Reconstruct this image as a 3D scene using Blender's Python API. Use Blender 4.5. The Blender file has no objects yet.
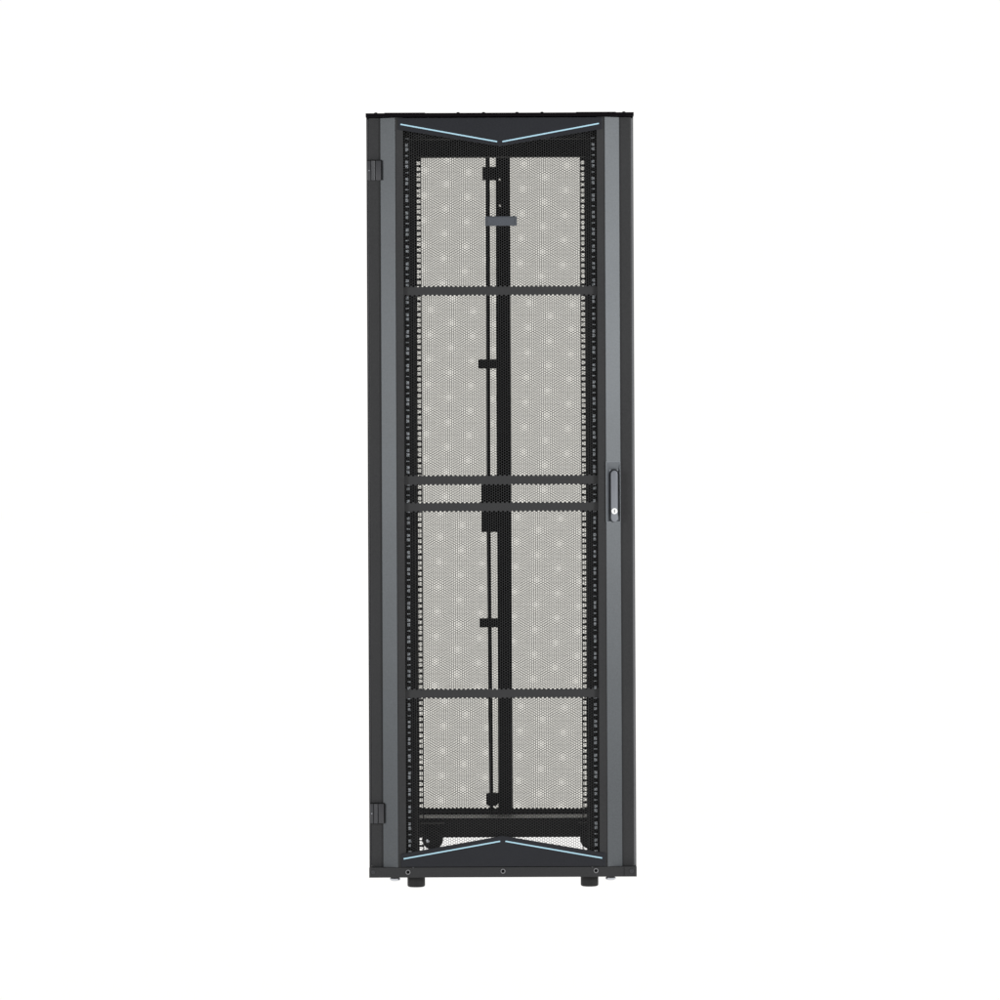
import bpy, bmesh, math
import numpy as np
from mathutils import Matrix, Vector

scene = bpy.context.scene
COL = scene.collection
R = math.radians

# ------------------------------------------------------------------ camera
D = 11.0            # camera to the front of the cabinet, metres
K = 0.002617        # metres per elevation unit (cabinet is 267.5 units = 700 mm wide, 764 units = 2000 mm tall)
CX, CZ = -0.0034, 1.0153
cd = bpy.data.cameras.new('camera')
cam = bpy.data.objects.new('camera', cd)
COL.objects.link(cam)
cd.sensor_width = 36.0
cd.lens = 36.0 * D / (K * 1000)
cd.clip_end = 2000
cam.matrix_world = Matrix.Translation((CX, -D, CZ)) @ Matrix.Rotation(R(90), 4, 'X') @ Matrix.Rotation(R(-0.25), 4, 'Z')
scene.camera = cam
scene.render.resolution_x = scene.render.resolution_y = 1024

# ------------------------------------------------------------------ world: white studio, darker room behind the camera
w = bpy.data.worlds.new('World')
scene.world = w
w.use_nodes = True
nt = w.node_tree
nt.nodes.clear()
out = nt.nodes.new('ShaderNodeOutputWorld')
bg = nt.nodes.new('ShaderNodeBackground')
tc = nt.nodes.new('ShaderNodeTexCoord')
sp = nt.nodes.new('ShaderNodeSeparateXYZ')
nt.links.new(tc.outputs['Generated'], sp.inputs[0])
ry = nt.nodes.new('ShaderNodeMapRange'); ry.interpolation_type = 'SMOOTHSTEP'
ry.inputs['From Min'].default_value = -0.25; ry.inputs['From Max'].default_value = 0.10
nt.links.new(sp.outputs['Y'], ry.inputs['Value'])
rz = nt.nodes.new('ShaderNodeMapRange'); rz.interpolation_type = 'SMOOTHSTEP'
rz.inputs['From Min'].default_value = 0.06; rz.inputs['From Max'].default_value = -0.0
nt.links.new(sp.outputs['Z'], rz.inputs['Value'])
mx = nt.nodes.new('ShaderNodeMath'); mx.operation = 'MAXIMUM'
nt.links.new(ry.outputs[0], mx.inputs[0]); nt.links.new(rz.outputs[0], mx.inputs[1])
mc = nt.nodes.new('ShaderNodeMix'); mc.data_type = 'RGBA'
nt.links.new(mx.outputs[0], mc.inputs['Factor'])
mc.inputs['A'].default_value = (0.22, 0.225, 0.235, 1)
mc.inputs['B'].default_value = (1.025, 1.015, 1.0, 1)
nt.links.new(mc.outputs['Result'], bg.inputs['Color'])
bg.inputs['Strength'].default_value = 1.0
nt.links.new(bg.outputs[0], out.inputs[0])

# ------------------------------------------------------------------ lamps: two softboxes in front
def softbox(name, loc, target, sx, sy, power, col):
    l = bpy.data.lights.new(name, 'AREA'); l.shape = 'RECTANGLE'; l.size = sx; l.size_y = sy
    l.energy = power; l.color = col
    o = bpy.data.objects.new(name, l); COL.objects.link(o)
    o.location = loc
    o.rotation_euler = (Vector(target) - Vector(loc)).to_track_quat('-Z', 'Y').to_euler()
    return o
softbox('softbox_key', (4.2, -3.4, 1.75), (0, 0, 1.45), 1.0, 1.0, 165, (0.97, 0.99, 1.0))
softbox('softbox_fill', (-4.2, -3.6, 1.45), (0, 0, 1.15), 1.0, 1.0, 105, (0.97, 0.99, 1.0))

vs = scene.view_settings
scene.display_settings.display_device = 'sRGB'
vs.view_transform = 'Standard'; vs.look = 'None'; vs.exposure = 0; vs.gamma = 1; vs.use_curve_mapping = False
scene.render.film_transparent = False
scene.render.engine = 'CYCLES'
scene.cycles.max_bounces = 8
scene.cycles.filter_width = 1.5

# ------------------------------------------------------------------ materials
def mat(name, col, rough=0.5, metal=0.0, spec=0.3, grain=0.0, grain_scale=900, vary=0.0, bump=0.0):
    m = bpy.data.materials.new(name); m.use_nodes = True
    n = m.node_tree; b = n.nodes['Principled BSDF']
    b.inputs['Base Color'].default_value = (*col, 1)
    b.inputs['Roughness'].default_value = rough
    b.inputs['Metallic'].default_value = metal
    b.inputs['Specular IOR Level'].default_value = spec
    if grain or vary:
        t = n.nodes.new('ShaderNodeTexCoord')
        a = n.nodes.new('ShaderNodeTexNoise'); a.inputs['Scale'].default_value = grain_scale; a.inputs['Detail'].default_value = 2
        c = n.nodes.new('ShaderNodeTexNoise'); c.inputs['Scale'].default_value = 6; c.inputs['Detail'].default_value = 4
        n.links.new(t.outputs['Object'], a.inputs['Vector']); n.links.new(t.outputs['Object'], c.inputs['Vector'])
        m1 = n.nodes.new('ShaderNodeMath'); m1.operation = 'MULTIPLY_ADD'
        n.links.new(a.outputs['Fac'], m1.inputs[0]); m1.inputs[1].default_value = grain; m1.inputs[2].default_value = 1 - grain / 2 - vary / 2
        m2 = n.nodes.new('ShaderNodeMath'); m2.operation = 'MULTIPLY_ADD'
        n.links.new(c.outputs['Fac'], m2.inputs[0]); m2.inputs[1].default_value = vary
        n.links.new(m1.outputs[0], m2.inputs[2])
        v = n.nodes.new('ShaderNodeVectorMath'); v.operation = 'SCALE'
        v.inputs[0].default_value = col
        n.links.new(m2.outputs[0], v.inputs['Scale'])
        n.links.new(v.outputs[0], b.inputs['Base Color'])
        if bump:
            bp = n.nodes.new('ShaderNodeBump'); bp.inputs['Strength'].default_value = bump; bp.inputs['Distance'].default_value = 0.0004
            n.links.new(a.outputs['Fac'], bp.inputs['Height']); n.links.new(bp.outputs[0], b.inputs['Normal'])
    return m

M_COAT = mat('black_powder_coat', (0.030, 0.030, 0.031), 0.55, spec=0.25, grain=0.5, grain_scale=260, vary=0.25, bump=0.3)
M_PANEL = mat('charcoal_panel', (0.016, 0.017, 0.021), 0.42, spec=0.25, grain=0.3, grain_scale=260, vary=0.3, bump=0.2)
M_MESH = mat('black_mesh_coat', (0.033, 0.033, 0.034), 0.5, spec=0.25)
M_MESH_BACK = mat('black_rear_mesh_coat', (0.035, 0.034, 0.032), 0.5, spec=0.3)
M_INNER = mat('black_inner_paint', (0.008, 0.008, 0.008), 0.55, spec=0.12)
M_BEAM = mat('black_beam_gloss', (0.005, 0.005, 0.005), 0.20, spec=0.6)
M_GREY = mat('grey_satin_profile', (0.074, 0.080, 0.086), 0.42, metal=0.2, spec=0.3, grain=0.35, grain_scale=220, vary=0.18, bump=0.25)
M_BADGE = mat('slate_badge', (0.066, 0.073, 0.086), 0.45, spec=0.4, grain=0.3, grain_scale=260)
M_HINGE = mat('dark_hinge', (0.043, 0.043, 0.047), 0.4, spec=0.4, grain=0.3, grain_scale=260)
M_BLUE = mat('pale_blue_inlay', (0.40, 0.62, 0.73), 0.4, spec=0.4)
M_ZINC = mat('zinc', (0.62, 0.64, 0.68), 0.35, metal=0.9)
M_MARK = mat('light_grey_print', (0.70, 0.74, 0.78), 0.6, spec=0.2)
M_WHITE = mat('white_lock_cap', (0.93, 0.93, 0.92), 0.4, spec=0.4)
M_BLACK = mat('black_hollow', (0.006, 0.006, 0.006), 0.7, spec=0.1)
M_RUBBER = mat('black_rubber', (0.012, 0.012, 0.012), 0.6, spec=0.3, grain=0.3, grain_scale=200)
M_LEVER = mat('blue_grey_lever', (0.212, 0.222, 0.245), 0.38, metal=0.2, spec=0.45)

M_RIM = mat('black_gloss_rim', (0.004, 0.003, 0.004), 0.5, spec=0.05)
M_HANDLE = mat('grey_handle_cup', (0.125, 0.134, 0.145), 0.42, metal=0.2, spec=0.3)
M_BEAM_LIT = mat('lit_beam_top_grey', (0.50, 0.50, 0.50), 0.45, spec=0.4)  # pale grey painted in for light on the beam's top face
M_LIP_LIT = mat('lit_edge_lip', (0.13, 0.13, 0.135), 0.5, spec=0.3, grain=0.3, grain_scale=200, vary=0.3)  # lighter grey stands for light catching the right edge
M_STEEL = mat('dull_steel', (0.30, 0.30, 0.31), 0.4, metal=0.8)
M_LEVER_SHADE = mat('lever_shade_grey', (0.022, 0.023, 0.026), 0.6, spec=0.2)  # painted shade round the handle lever
M_DIM_FILM = bpy.data.materials.new('dimming_tint_film'); M_DIM_FILM.use_nodes = True  # added film, tints the white seen through the rear doors
n = M_DIM_FILM.node_tree; n.nodes.clear()
fo = n.nodes.new('ShaderNodeOutputMaterial'); tr = n.nodes.new('ShaderNodeBsdfTransparent')
tr.inputs['Color'].default_value = (0.785, 0.778, 0.738, 1)
n.links.new(tr.outputs[0], fo.inputs[0])
M_FLOOR = bpy.data.materials.new('underlit_white_floor'); M_FLOOR.use_nodes = True
n = M_FLOOR.node_tree; n.nodes.clear()
fo = n.nodes.new('ShaderNodeOutputMaterial'); tb = n.nodes.new('ShaderNodeBsdfTranslucent')
tb.inputs['Color'].default_value = (1, 1, 1, 1)      # translucent: added glow from the white world below keeps shadows off
n.links.new(tb.outputs[0], fo.inputs[0])

# ------------------------------------------------------------------ helpers
def X(u, y=0.0): return CX + (u - 500) * K * (1 + y / D)
def Z(v, y=0.0): return CZ - (v - 500) * K * (1 + y / D)

def link(name, me, m, parent=None):
    o = bpy.data.objects.new(name, me); COL.objects.link(o)
    if m and not me.materials: me.materials.append(m)
    if parent: o.parent = parent
    return o

def obj(name, bm, m, parent=None, smooth=False):
    me = bpy.data.meshes.new(name)
    bmesh.ops.recalc_face_normals(bm, faces=bm.faces)
    bm.to_mesh(me); bm.free()
    if smooth:
        for p in me.polygons: p.use_smooth = True
        me.set_sharp_from_angle(angle=R(40))
    return link(name, me, m, parent)

def box(bm, x0, x1, y0, y1, z0, z1, bev=0.0, mi=0):
    t = bmesh.new()
    bmesh.ops.create_cube(t, size=1)
    for v in t.verts:
        v.co = Vector(((x0 + x1) / 2 + v.co.x * abs(x1 - x0), (y0 + y1) / 2 + v.co.y * abs(y1 - y0), (z0 + z1) / 2 + v.co.z * abs(z1 - z0)))
    if bev: bmesh.ops.bevel(t, geom=t.edges[:], offset=bev, segments=2, affect='EDGES', profile=0.5)
    for f in t.faces: f.material_index = mi
    me = bpy.data.meshes.new('t'); t.to_mesh(me); t.free(); bm.from_mesh(me); bpy.data.meshes.remove(me)

def prism_z(bm, pts, z0, z1):        # cross-section (x, y) extruded upwards
    a = [bm.verts.new((x, y, z0)) for x, y in pts]; b = [bm.verts.new((x, y, z1)) for x, y in pts]
    bm.faces.new(a); bm.faces.new(b[::-1])
    for i in range(len(pts)):
        j = (i + 1) % len(pts); bm.faces.new((a[i], b[i], b[j], a[j]))

def prism_y(bm, pts, y0, y1, bev=0.0):        # outline (x, z) given thickness along y
    t = bmesh.new()
    a = [t.verts.new((x, y0, z)) for x, z in pts]; b = [t.verts.new((x, y1, z)) for x, z in pts]
    f0 = t.faces.new(a); t.faces.new(b[::-1])
    for i in range(len(pts)):
        j = (i + 1) % len(pts); t.faces.new((a[i], b[i], b[j], a[j]))
    if bev: bmesh.ops.bevel(t, geom=list(f0.edges), offset=bev, segments=2, affect='EDGES', profile=0.5)
    me = bpy.data.meshes.new('t'); t.to_mesh(me); t.free(); bm.from_mesh(me); bpy.data.meshes.remove(me)

def lathe(bm, prof, c, axis='z', seg=32):      # profile of (radius, height) turned about an axis through c
    rings = []
    for r, h in prof:
        ring = []
        for i in range(seg):
            a = 2 * math.pi * i / seg
            p = (r * math.cos(a), r * math.sin(a), h)
            if axis == 'y': p = (p[0], p[2], p[1])
            if axis == 'x': p = (p[2], p[0], p[1])
            ring.append(bm.verts.new((c[0] + p[0], c[1] + p[1], c[2] + p[2])))
        rings.append(ring)
    for a, b in zip(rings, rings[1:]):
        for i in range(seg):
            j = (i + 1) % seg; bm.faces.new((a[i], a[j], b[j], b[i]))
    bm.faces.new(rings[0]); bm.faces.new(rings[-1][::-1])

def holed_plate(bm, x0, x1, z0, z1, holes, y0, y1):   # plate with rectangular holes (hx0,hx1,hz0,hz1)
    xs = sorted({x0, x1, *[h[0] for h in holes], *[h[1] for h in holes]})
    zs = sorted({z0, z1, *[h[2] for h in holes], *[h[3] for h in holes]})
    nx, nz = len(xs) - 1, len(zs) - 1
    solid = [[True] * nz for _ in range(nx)]
    for i in range(nx):
        for j in range(nz):
            mxx, mz = (xs[i] + xs[i + 1]) / 2, (zs[j] + zs[j + 1]) / 2
            for h in holes:
                if h[0] < mxx < h[1] and h[2] < mz < h[3]: solid[i][j] = False; break
    V = {}
    def vv(i, j, k):
        if (i, j, k) not in V: V[(i, j, k)] = bm.verts.new((xs[i], (y0, y1)[k], zs[j]))
        return V[(i, j, k)]
    S = lambda i, j: 0 <= i < nx and 0 <= j < nz and solid[i][j]
    for i in range(nx):
        for j in range(nz):
            if not solid[i][j]: continue
            bm.faces.new((vv(i, j, 0), vv(i + 1, j, 0), vv(i + 1, j + 1, 0), vv(i, j + 1, 0)))
            bm.faces.new((vv(i, j, 1), vv(i, j + 1, 1), vv(i + 1, j + 1, 1), vv(i + 1, j, 1)))
            if not S(i - 1, j): bm.faces.new((vv(i, j, 0), vv(i, j + 1, 0), vv(i, j + 1, 1), vv(i, j, 1)))
            if not S(i + 1, j): bm.faces.new((vv(i + 1, j, 0), vv(i + 1, j, 1), vv(i + 1, j + 1, 1), vv(i + 1, j + 1, 0)))
            if not S(i, j - 1): bm.faces.new((vv(i, j, 0), vv(i, j, 1), vv(i + 1, j, 1), vv(i + 1, j, 0)))
            if not S(i, j + 1): bm.faces.new((vv(i, j + 1, 0), vv(i + 1, j + 1, 0), vv(i + 1, j + 1, 1), vv(i, j + 1, 1)))

PITCH_ = 0.006752
FRONT_A, FRONT_B, FRONT_D, FRONT_E = (-.00302, PITCH_ / 2), (0, -.00281), (.00105, .00143), (-.00186, PITCH_ / 2 + .00208)   # where each door panel's punching starts
REAR_STEP = (-.00257, -.00054)
REAR_ORIGIN = (-0.16, 1.96)
REAR_ROT = R(-0.22)
PITCH = PITCH_     # hole pitch of both perforated sheets
OPEN = 0.862         # hole size over cell size, front; the rear sheets a little larger
OPEN_REAR = 0.862
def honeycomb(name, x0, x1, z0, z1, y0, y1, origin, rot, is_hole, m, parent, OPEN=OPEN):
    """sheet of hexagonal cells: each is a ring round a real hole, or solid"""
    p = PITCH; cw = p * math.sqrt(3) / 2; Rr = p / math.sqrt(3)
    nc = int(max(abs(x1 - origin[0]), abs(x0 - origin[0])) / cw) + 20; nr = int(max(abs(z1 - origin[1]), abs(z0 - origin[1])) / p) + 20
    ci, ri = np.meshgrid(np.arange(-nc, nc), np.arange(-nr, nr), indexing='ij')
    lx = ci * cw; lz = ri * p + (ci % 2) * p / 2
    c, s = math.cos(rot), math.sin(rot)
    gx = origin[0] + lx * c - lz * s; gz = origin[1] + lx * s + lz * c
    k = (gx > x0 + cw * .5) & (gx < x1 - cw * .5) & (gz > z0 + p * .5) & (gz < z1 - p * .5)
    gx, gz = gx[k], gz[k]
    hole = is_hole(gx, gz)
    ang = np.arange(6) * math.pi / 3 + rot
    ux, uz = np.cos(ang) * Rr, np.sin(ang) * Rr
    def ring(cx_, cz_, sc, y):
        v = np.empty((len(cx_), 6, 3)); v[:, :, 0] = cx_[:, None] + ux * sc; v[:, :, 1] = y; v[:, :, 2] = cz_[:, None] + uz * sc
        return v
    hx, hz = gx[hole], gz[hole]; n_h = len(hx)
    vh = np.concatenate([ring(hx, hz, 1, y0), ring(hx, hz, OPEN, y0), ring(hx, hz, OPEN, y1), ring(hx, hz, 1, y1)], axis=1).reshape(-1, 3)
    i = np.arange(6); j = (i + 1) % 6
    q = np.concatenate([np.stack([i, j, j + 6, i + 6], 1), np.stack([i + 6, j + 6, j + 12, i + 12], 1), np.stack([i + 12, j + 12, j + 18, i + 18], 1)])
    qh = (q[None] + (np.arange(n_h) * 24)[:, None, None]).reshape(-1, 4)
    sx, sz = gx[~hole], gz[~hole]; n_s = len(sx)
    vsd = np.concatenate([ring(sx, sz, 1, y0), ring(sx, sz, 1, y1)], axis=1).reshape(-1, 3)
    q2 = np.array([[0, 1, 2, 3], [0, 3, 4, 5], [9, 8, 7, 6], [11, 10, 9, 6]])
    qs = (q2[None] + (np.arange(n_s) * 12)[:, None, None]).reshape(-1, 4) + len(vh)
    V = np.concatenate([vh, vsd]); Q = np.concatenate([qh, qs]).astype(np.int32)
    me = bpy.data.meshes.new(name)
    me.vertices.add(len(V)); me.vertices.foreach_set('co', V.ravel().astype(np.float32))
    me.loops.add(Q.size); me.loops.foreach_set('vertex_index', Q.ravel())
    me.polygons.add(len(Q)); me.polygons.foreach_set('loop_start', np.arange(len(Q), dtype=np.int32) * 4)
    me.update(calc_edges=True)
    return link(name, me, m, parent)

# ------------------------------------------------------------------ floor
bm = bmesh.new()
bmesh.ops.create_grid(bm, x_segments=8, y_segments=8, size=300)
fl = obj('floor', bm, M_FLOOR); fl['kind'] = 'structure'

# ------------------------------------------------------------------ the cabinet
root = bpy.data.objects.new('server_cabinet', None); COL.objects.link(root)
root['label'] = 'tall black server rack cabinet with a perforated front door standing alone on white'
root['category'] = 'server cabinet'

L, RT = X(367.6), X(635.1)          # outer sides
TOP, BOT = Z(113), Z(877.2)
DEPTH = 1.18
MID = (L + RT) / 2

# ---- steel frame: four posts, long beams, front and rear cross beams
bm = bmesh.new()
for xa, xb in ((L + .004, X(403.6, .06)), (X(599.2, .06), RT - .004)):
    box(bm, xa, xb, .034, .090, Z(866), Z(117.5), .002)
for xa, xb in ((L + .004, L + .070), (RT - .070, RT - .004)):
    box(bm, xa, xb, 1.06, 1.13, .056, TOP - .012, .001)
    box(bm, xa, xb, .0902, 1.0598, Z(866) - .0, Z(866) + .06, .002)
    box(bm, xa, xb, .0902, 1.0598, TOP - .072, TOP - .012, .002)
obj('frame', bm, M_INNER, root)
for ya, yb, v in ((.60, .64, 156.6), (.22, .24, 139)):      # cross beams under the roof
    bm = bmesh.new(); box(bm, X(405, ya), X(599, ya), ya, yb, Z(v, ya), TOP - .006); obj('top_beam', bm, M_INNER, root)
for ua, ub in ((415.2, 427), (579, 590)):
    bm = bmesh.new(); box(bm, X(ua, .2), X(ub, .2), .20, .215, Z(136.6, .20), Z(134.2, .20), .0008); obj('roof_bracket', bm, M_COAT, root)
bm = bmesh.new()                     # deep bottom beam at the back
box(bm, L + .0705, RT - .0705, .985, 1.125, Z(837.3, .985), Z(818.4, .985), .0012)
bb = obj('bottom_beam', bm, M_INNER, root)
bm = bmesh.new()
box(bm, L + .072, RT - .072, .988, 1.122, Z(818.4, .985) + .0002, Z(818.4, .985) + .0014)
obj('lit_beam_top', bm, M_BEAM_LIT, bb)  # added plate, its pale colour stands for the beam's lit top

# ---- side panels
for xa, xb in ((L, L + .0035), (RT - .0035, RT)):
    bm = bmesh.new()
    box(bm, xa, xb, .026, DEPTH - .03, .030, TOP - .0075, .001)
    obj('side_panel', bm, M_COAT, root)
# panel lips beside the door; lit right edge is put into its grey
for xa, xb, m_ in ((X(369.0), X(369.7), M_HINGE), (X(632.7), X(634.6), M_LIP_LIT)):
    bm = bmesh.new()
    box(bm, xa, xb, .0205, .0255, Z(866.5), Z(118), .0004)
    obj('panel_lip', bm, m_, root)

# ---- top cover with raised plates and screws
bm = bmesh.new()
box(bm, L - .0005, RT + .0005, -.009, DEPTH, Z(116.6), TOP, .0006)
tcov = obj('top_cover', bm, M_RIM, root)
for a, b in ((385.8, 426.7), (577.7, 617.7)):
    bm = bmesh.new(); box(bm, X(a), X(b), .01, .55, TOP + .0002, TOP + .0029, .0008); obj('raised_plate', bm, M_RIM, tcov)
sc = None
for u in (377.3, 459.7, 485.2, 518.7, 543.7, 625.7):
    if sc is None:
        bm = bmesh.new(); lathe(bm, [(.0048, 0), (.0044, .0028), (.0028, .0042)], (0, 0, 0), 'z', 16)
        sc = obj('screw', bm, M_INNER, tcov, True); o = sc
    else:
        o = sc.copy(); COL.objects.link(o); o.parent = tcov
    o.location = (X(u), .02, TOP + .0002)

# ---- plinth with bolts
bm = bmesh.new()
box(bm, L, RT, .000, .030, BOT, Z(867.15), .0008)
box(bm, L, L + .0345, .0302, DEPTH - .03, BOT, .0295, .001)
box(bm, RT - .0345, RT, .0302, DEPTH - .03, BOT, .0295, .001)
base = obj('plinth', bm, M_COAT, root)
rg = None
for u, v in ((406.4, 871.8), (501.4, 871.2), (594.4, 871.0)):
    if rg is None:
        bm = bmesh.new()
        lathe(bm, [(.0042, -.0006), (.0062, -.0006), (.0066, .0004), (.0062, .0016), (.0042, .0016), (.0036, .0006)], (0, 0, 0), 'y', 24)
        rg = obj('bolt', bm, M_STEEL, base, True); o = rg
        bm = bmesh.new(); lathe(bm, [(.0041, -.0022), (.0001, -.0022)], (0, 0, 0), 'y', 20)
        hk = obj('bolt_socket', bm, M_BLACK, base); h = hk
    else:
        o = rg.copy(); COL.objects.link(o); o.parent = base
        h = hk.copy(); COL.objects.link(h); h.parent = base
    o.location = (X(u), -.0010, Z(v)); h.location = (X(u), -.0003, Z(v))
for u, v in ((411.6, 866.6), (590.5, 866.8)):
    bm = bmesh.new(); lathe(bm, [(.0022, 0), (.0020, -.0016), (.0010, -.0024)], (X(u), -.0002, Z(v) - .0018), 'y', 14)
    obj('rivet', bm, M_HINGE, base, True)
for u in (371.5, 630.0):            # corner studs at the plinth ends
    bm = bmesh.new(); lathe(bm, [(.0058, 0), (.0052, -.0014), (.0036, -.0016), (.0030, -.0004)], (X(u), -.0002, Z(871.5)), 'y', 20)
    obj('corner_stud', bm, M_HINGE, base, True)
bm = bmesh.new(); box(bm, X(622.3), X(622.7), -.0004, .0002, BOT + .001, Z(868)); obj('seam', bm, M_BLACK, base)

# ---- feet and levelling bolts
def foot():
    bm = bmesh.new()
    r = .0232
    lathe(bm, [(r * .80, .0), (r * .93, .0012), (r, .0040), (r, .0276)], (0, 0, 0), 'z', 48)
    return obj('foot', bm, M_RUBBER, root, True)
f0 = foot()
for i, (x, y) in enumerate(((X(414.6, .045), .045), (X(587.9, .045), .045), (L + .045, 1.10), (RT - .045, 1.10))):
    o = f0 if i == 0 else f0.copy()
    if i: COL.objects.link(o); o.parent = root
    o.location = (x, y, 0.0)
bm = bmesh.new()
lathe(bm, [(.003, .0160), (.0085, .0163), (.0128, .0185), (.0138, .0212), (.0132, .0234)], (0, 0, 0), 'z', 32)
lb = obj('levelling_bolt', bm, M_ZINC, root, True)
bm = bmesh.new(); lathe(bm, [(.0110, .0235), (.0118, .0250), (.0118, .0279)], (0, 0, 0), 'z', 32)
lc = obj('collar', bm, M_RUBBER, lb, True)
lb.location = (X(393.4, .04), .04, 0)
for x, y in ((X(609.0, .04), .04),):
    o = lb.copy(); COL.objects.link(o); o.parent = root; o.location = (x, y, 0)
    q = lc.copy(); COL.objects.link(q); q.parent = o

# ---- casters at the back
def caster(x, y, side):
    bm = bmesh.new()
    box(bm, x - .034, x + .034, y - .036, y + .036, .0960, .0990)
    lathe(bm, [(.020, .0905), (.020, .0958)], (x, y, 0), 'z', 24)
    box(bm, x - .013, x + .013, y - .024, y - .0205, .052, .0904, .001)
    box(bm, x - .013, x + .013, y + .0205, y + .024, .052, .0904, .001)
    c = obj('caster', bm, M_BLACK, root)
    bm = bmesh.new()
    lathe(bm, [(.010, -.016), (.027, -.016), (.0295, -.012), (.030, 0), (.0295, .012), (.027, .016), (.010, .016)], (x, y, .0535), 'y', 40)
    obj('wheel', bm, M_INNER, c, True)
    bm = bmesh.new(); lathe(bm, [(.0050, -.0185), (.0040, -.0165), (.006, .018)], (x + side * .0140, y - .0010, .0500), 'y', 14)
    obj('axle_nut', bm, M_ZINC, c, True)
caster(X(431.2, .93), .93, -1)
caster(X(589.0, .93), .93, 1)

# ---- 19 inch rails
U = 16.97
FR = .12
def rail_front(side):
    c = 501.4
    s = -1 if side == 'l' else 1
    xo, xi = X(c + s * 97.5, FR), X(c + s * 86.0, FR)
    xh0, xh1 = X(c + s * 90.0, FR), X(c + s * 86.8, FR)
    holes = []
    for k_ in range(-2, 41):
        yd = 817.2 - k_ * U
        for dv in (-5.5, 0, 5.5):
            holes.append((min(xh0, xh1), max(xh0, xh1), Z(yd + dv + 1.5, FR), Z(yd + dv - 1.5, FR)))
    bm = bmesh.new()
    holed_plate(bm, min(xo, xi), max(xo, xi), Z(857, FR), Z(133, FR), holes, FR, FR + .002)
    fa = xi; box(bm, min(fa, fa + s * .0015), max(fa, fa + s * .0015), FR + .0022, FR + .026, Z(857, FR), Z(133, FR))
    r = obj('mounting_rail', bm, M_INNER, root)
    bm = bmesh.new(); xm = X(c + s * 93.1, FR); hw = .0040
    import random; rnd = random.Random(5 + s)
    for k_ in range(-2, 41):
        yd = 817.2 - k_ * U
        box(bm, xm - hw, xm + hw, FR - .0006, FR, Z(yd, FR) - .0014, Z(yd, FR) + .0014)
        for dv in (6.35, 10.75):
            a = rnd.uniform(.85, 1.1) * .0040
            box(bm, xm - hw * rnd.uniform(.8, 1), xm + hw * rnd.uniform(.8, 1), FR - .0006, FR, Z(yd + dv, FR) - a, Z(yd + dv, FR) + a)
    obj('unit_marks', bm, M_MARK, r)
RR = .65
def rail_rear(side):
    c = 501.9
    s = -1 if side == 'l' else 1
    xo, xi = X(c + s * 99, RR), X(c + s * 79.4, RR)
    xh0, xh1 = X(c + s * 83.9, RR), X(c + s * 80.4, RR)
    holes = []
    for k_ in range(-3, 40):
        y0_ = 794.4 - k_ * 16.2
        for dv in (0, 5.75, 11.45):
            holes.append((min(xh0, xh1), max(xh0, xh1), Z(y0_ + dv + 1.8, RR), Z(y0_ + dv - 1.8, RR)))
    bm = bmesh.new()
    holed_plate(bm, min(xo, xi), max(xo, xi), Z(838, RR), Z(157.2, RR), holes, RR + .011, RR + .013)
    obj('mounting_rail', bm, M_INNER, root)
for s in 'lr':
    rail_front(s); rail_rear(s)

# ---- front door
door_bm = bmesh.new()
c = 501.3
ZT, ZB = Z(117.1), Z(867.0)
for s in (-1, 1):
    pr = [(131.2, .032), (131.2, .0215), (130.4, .0205), (104.6, .0205), (104.6, .0020), (97.2, .0020), (96.8, .0030), (96.8, .0125), (100, .032)]
    pts = [(X(c + s * a), y) for a, y in pr]
    prism_z(door_bm, pts, ZB, ZT)
box(door_bm, X(c - 104), X(c + 104), .0145, .031, Z(129), ZT - .0002)
box(door_bm, X(c - 104), X(c + 104), .0145, .031, ZB + .0002, Z(855))
door = obj('front_door', door_bm, M_COAT, root)

bands = ((286.0, 295.0), (475.1, 484.0), (502.2, 510.8), (689.2, 698.4))
def front_hole(gx, gz):
    v = 500 - (gz - CZ) / K
    ok = (v > 124) & (v < 860)
    for a, b in bands: ok &= ~((v > a - .2) & (v < b + .2))
    return ok
FM = .0127
# the door skin is four perforated panels that meet under plain bands
for va, vb, o_ in ((119, 290.2, FRONT_A), (290.8, 506.2, FRONT_B), (506.8, 693.4, FRONT_D), (694.0, 865, FRONT_E)):
    honeycomb('perforated_panel', X(c - 99.5), X(c + 99.5), Z(vb), Z(va), FM, FM + .0012, (X(402.0) + o_[0], Z(500.8) + o_[1]), 0.0, front_hole, M_MESH, door)
for v in (290.5, 506.5, 693.8):
    bm = bmesh.new(); box(bm, X(c - 97.1), X(c + 97.1), FM - .0004, FM - .0001, Z(v + 3.2), Z(v - 3.1))
    obj('joint_strip', bm, M_MESH, door)

# grey profiles: sloping wedges either side of the mesh
def wedge(s, v0, v1, bm):
    pr = [(104.75, .0004), (105.3, -.0002), (119.3, .0160), (119.7, .0170), (119.7, .0203), (104.75, .0203)]
    prism_z(bm, [(X(c + s * a), y) for a, y in pr], Z(v1), Z(v0))
bm = bmesh.new(); wedge(-1, 117.3, 866.95, bm); obj('grey_trim', bm, M_GREY, door)
bm = bmesh.new(); wedge(1, 117.3, 461.8, bm); wedge(1, 522.6, 866.95, bm); obj('grey_trim', bm, M_GREY, door)

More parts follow.
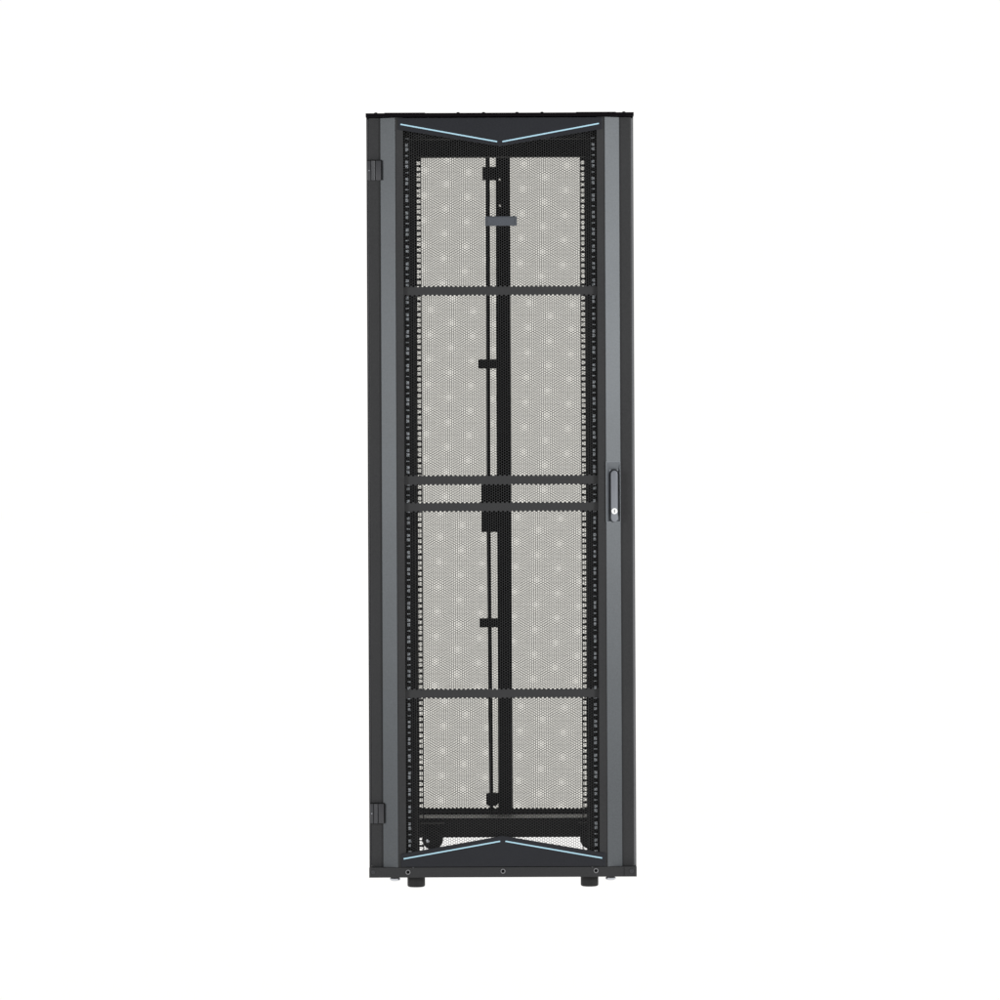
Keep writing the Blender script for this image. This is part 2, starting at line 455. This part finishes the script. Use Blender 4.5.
# chevron panels and their pale blue lines
for top in (True, False):
    e, a, b = (117.6, 129.2, 146.2) if top else (866.6, 853.6, 835.8)
    pts = [(X(c - 101.6), Z(e)), (X(c + 102.8), Z(e)), (X(c + 102.8), Z(a)), (X(c), Z(b)), (X(c - 101.6), Z(a))]
    bm = bmesh.new(); prism_y(bm, pts, -.0012, .0018, .0008)
    ch = obj('chevron_panel', bm, M_PANEL, door)
    v0, v1 = (123.9, 141.7) if top else (858.4, 841.2)
    for s in (-1, 1):
        p0 = Vector((X(c + s * 99.2), Z(v0))); p1 = Vector((X(c + s * 2.6), Z(v1)))
        d = (p1 - p0).normalized(); nn = Vector((-d.y, d.x)) * .00175
        bm = bmesh.new()
        prism_y(bm, [tuple(p0 + nn), tuple(p1 + nn), tuple(p1 - nn), tuple(p0 - nn)], -.0019, -.0013)
        obj('blue_line', bm, M_BLUE, door)

# name plate without lettering
bm = bmesh.new()
box(bm, X(486.3), X(518.0), FM - .0075, FM - .0006, Z(225.6), Z(216.1), .0012)
box(bm, X(488.8), X(515.2), FM - .0086, FM - .0076, Z(224.6), Z(217.1), .0006)
for ua in (487.9, 515.3): box(bm, X(ua), X(ua + .6), FM - .0092, FM - .0076, Z(224.4), Z(217.3), .0004)
obj('badge', bm, M_BADGE, door)
# hinges
for v in (169.6, 813.4):
    bm = bmesh.new()
    x0, x1 = X(368.6), X(382.6); h0, h1 = Z(v + 9.8), Z(v - 9.8)
    box(bm, x0, X(371.8), .0120, .0212, h0, h1, .001)
    lathe(bm, [(.0062, 0), (.0062, h1 - h0 - .0006)], (X(374.4), .0150, h0 + .0003), 'z', 24)
    box(bm, X(377.0), x1, .0105, .0203, h0, h1, .001)
    obj('hinge', bm, M_HINGE, door, True)
    bm = bmesh.new(); box(bm, X(382.6) + .0002, X(383.2), .0095, .0150, h0, h1); box(bm, x0, X(383.2), .0130, .0190, h1 + .0002, h1 + .0020)
    obj('hinge_gasket', bm, M_BLACK, door)
    bm = bmesh.new(); lathe(bm, [(.0016, 0), (.0012, -.0010)], (X(370.3), .0118, Z(v)), 'y', 12); obj('hinge_pin', bm, M_ZINC, door, True)

# ---- swing handle set in the right-hand profile
def slopeY(a): return -.0002 + (a - 105.3) / (119.3 - 105.3) * .0162
bm = bmesh.new()
a0, a1, va, vb = 104.8, 119.4, 461.9, 522.5
i0, i1, vc, vd = 108.6, 117.6, 470.0, 520.6
def P(a, v, y): return bm.verts.new((X(c + a), y, Z(v)))
y0, y1 = slopeY(a0) - .0012, slopeY(a1) - .0012
O = [P(a0, va, y0), P(a1, va, y1), P(a1, vb, y1), P(a0, vb, y0)]
e_ = .5
E = [P(a0 + e_, va + e_, slopeY(a0 + e_) - .0012), P(a1 - e_, va + e_, slopeY(a1 - e_) - .0012), P(a1 - e_, vb - e_, slopeY(a1 - e_) - .0012), P(a0 + e_, vb - e_, slopeY(a0 + e_) - .0012)]
I = [P(i0, vc, .0090), P(i1, vc, .0187), P(i1, vd, .0187), P(i0, vd, .0090)]
B = [P(a0, va, .0203), P(a1, va, .0203), P(a1, vb, .0203), P(a0, vb, .0203)]
for r0, r1 in ((O, E), (E, I), (B, O)):
    for i in range(4):
        j = (i + 1) % 4; bm.faces.new((r0[i], r0[j], r1[j], r1[i]))
bm.faces.new(I[::-1]); bm.faces.new(B)
handle = obj('door_handle', bm, M_HANDLE, root)
bm = bmesh.new()       # dark block round the lever, stands in for the shade there
def capsule(bm, cu, v0, v1, r, ya, yb, bev=0):
    pts = []
    x = X(c + cu)
    for i in range(13): t = math.pi * i / 12; pts.append((x + r * math.cos(t), Z(v0) - r + r * math.sin(t)))
    for i in range(13): t = math.pi + math.pi * i / 12; pts.append((x + r * math.cos(t), Z(v1) + r + r * math.sin(t)))
    prism_y(bm, pts, ya, yb, bev)
capsule(bm, 113.1, 469.4, 519, .0110, .0085, .0186)
obj('lever_shade', bm, M_LEVER_SHADE, handle)
bm = bmesh.new(); capsule(bm, 113.1, 470.9, 522.4, .0088, -.0015, .0166, .0028)
lever = obj('lever', bm, M_LEVER, handle, True)
bm = bmesh.new(); lathe(bm, [(.0079, .0006), (.0079, -.0022), (.0072, -.0030)], (X(c + 113.1), -.0018, Z(511.6)), 'y', 32)
obj('lock_cap', bm, M_WHITE, handle, True)
bm = bmesh.new(); box(bm, X(c + 112.6), X(c + 113.6), -.0053, -.0049, Z(513.2), Z(510.0)); obj('keyhole', bm, M_STEEL, handle)

# ---- split rear doors
RM = 1.154
zt, zb = Z(809.2, RM), 1.99
def rear_hole(gx, gz): return (gz > Z(808.3, RM)) & (gz < 2.008)
cs = 504.2
def rear_door(s):
    bm = bmesh.new()
    xo = (L + .006) if s < 0 else (RT - .006)
    ce = X(cs, RM) + s * .0006
    xi = X(497.0, RM) if s < 0 else X(511.4, RM)
    hs = []
    if s < 0:
        for u, v in ((501.0, 179.9), (501.1, 205.9), (501.6, 813.6)):
            hs.append((X(u - .95, RM), X(u + .95, RM), Z(v + .95, RM), Z(v - .95, RM)))
    holed_plate(bm, min(xi, ce), max(xi, ce), .034, TOP - .012, hs, RM - .012, RM - .002)
    if s > 0: box(bm, ce - .006, ce + .010, RM - .0019, RM - .0004, .034, TOP - .012)
    box(bm, min(xo, xo - s * .05), max(xo, xo - s * .05), RM - .022, RM - .001, .034, TOP - .012, .001)
    box(bm, min(xo - s * .0505, xi + s * .0005), max(xo - s * .0505, xi + s * .0005), RM - .022, RM - .002, .060, Z(811.2, RM) , .001)
    box(bm, min(xo - s * .0505, xi + s * .0005), max(xo - s * .0505, xi + s * .0005), RM - .022, RM - .002, 2.009, TOP - .012, .0005)
    d = obj('rear_door', bm, M_INNER, root)
    xa, xb = (xo - s * .045, ce) if s > 0 else (xo - s * .045, ce)
    xa, xb = min(xa, xb), max(xa, xb)
    honeycomb('perforated_panel', xa - .004, xb + .004 if s > 0 else xb, .075, TOP - .012, RM, RM + .0012, REAR_ORIGIN if s < 0 else (REAR_ORIGIN[0] + REAR_STEP[0], REAR_ORIGIN[1] + REAR_STEP[1]), REAR_ROT, rear_hole, M_MESH_BACK, d, OPEN_REAR)
    bm = bmesh.new()       # added film behind the punched sheet, dims and warms the white beyond
    bm.faces.new([bm.verts.new(p) for p in ((xa, RM + .004, .085), (xb, RM + .004, .085), (xb, RM + .004, 2.012), (xa, RM + .004, 2.012))])
    obj('dimming_film', bm, M_DIM_FILM, d)
    return d
dl = rear_door(-1); dr = rear_door(1)
# locking rod in two lengths, its guides and the lock body, all on the left leaf
YR = RM - .030
def rod(u0, v0, u1, v1):
    bm = bmesh.new()
    a, b = Vector((X(u0, YR), YR, Z(v0, YR))), Vector((X(u1, YR), YR, Z(v1, YR)))
    bmesh.ops.create_cone(bm, cap_ends=True, segments=16, radius1=.0057, radius2=.0057, depth=(b - a).length)
    q = (b - a).to_track_quat('Z', 'Y').to_matrix().to_4x4(); q.translation = (a + b) / 2
    bmesh.ops.transform(bm, matrix=q, verts=bm.verts)
    obj('locking_rod', bm, M_INNER, dl, True)
rod(489.1, 128, 488.7, 482); rod(488.6, 530, 490.2, 822)
def guide(u0, u1, v0, v1, cut=0):
    bm = bmesh.new(); y = RM - .040
    k_ = cut
    pts = [(X(u0, y), Z(v0 + k_ * .3, y)), (X(u0 + k_, y), Z(v0, y)), (X(u1, y), Z(v0, y)), (X(u1, y), Z(v1 - k_, y)), (X(u1 - k_, y), Z(v1, y)), (X(u0 + k_, y), Z(v1, y)), (X(u0, y), Z(v1 - k_ * .6, y))]
    if not cut: pts = [(X(u0, y), Z(v0, y)), (X(u1, y), Z(v0, y)), (X(u1, y), Z(v1, y)), (X(u0, y), Z(v1, y))]
    prism_y(bm, pts, y, RM - .0125, .001)
    obj('rod_guide', bm, M_INNER, dl)
guide(483.8, 497.5, 166.8, 179.6); guide(478.9, 497.5, 359.3, 368.3)
guide(478.9, 497.5, 618.4, 627.3); guide(485.0, 497.0, 793.2, 806.0, 2.4)
bm = bmesh.new()
box(bm, X(481.2, 1.1), X(497.5, 1.1), 1.095, RM - .0125, Z(532.0, 1.1), Z(479, 1.1), .002)
box(bm, X(486.5, 1.08), X(494, 1.08), 1.082, 1.0948, Z(524, 1.08), Z(489, 1.08), .003)
obj('lock_body', bm, M_INNER, dl)
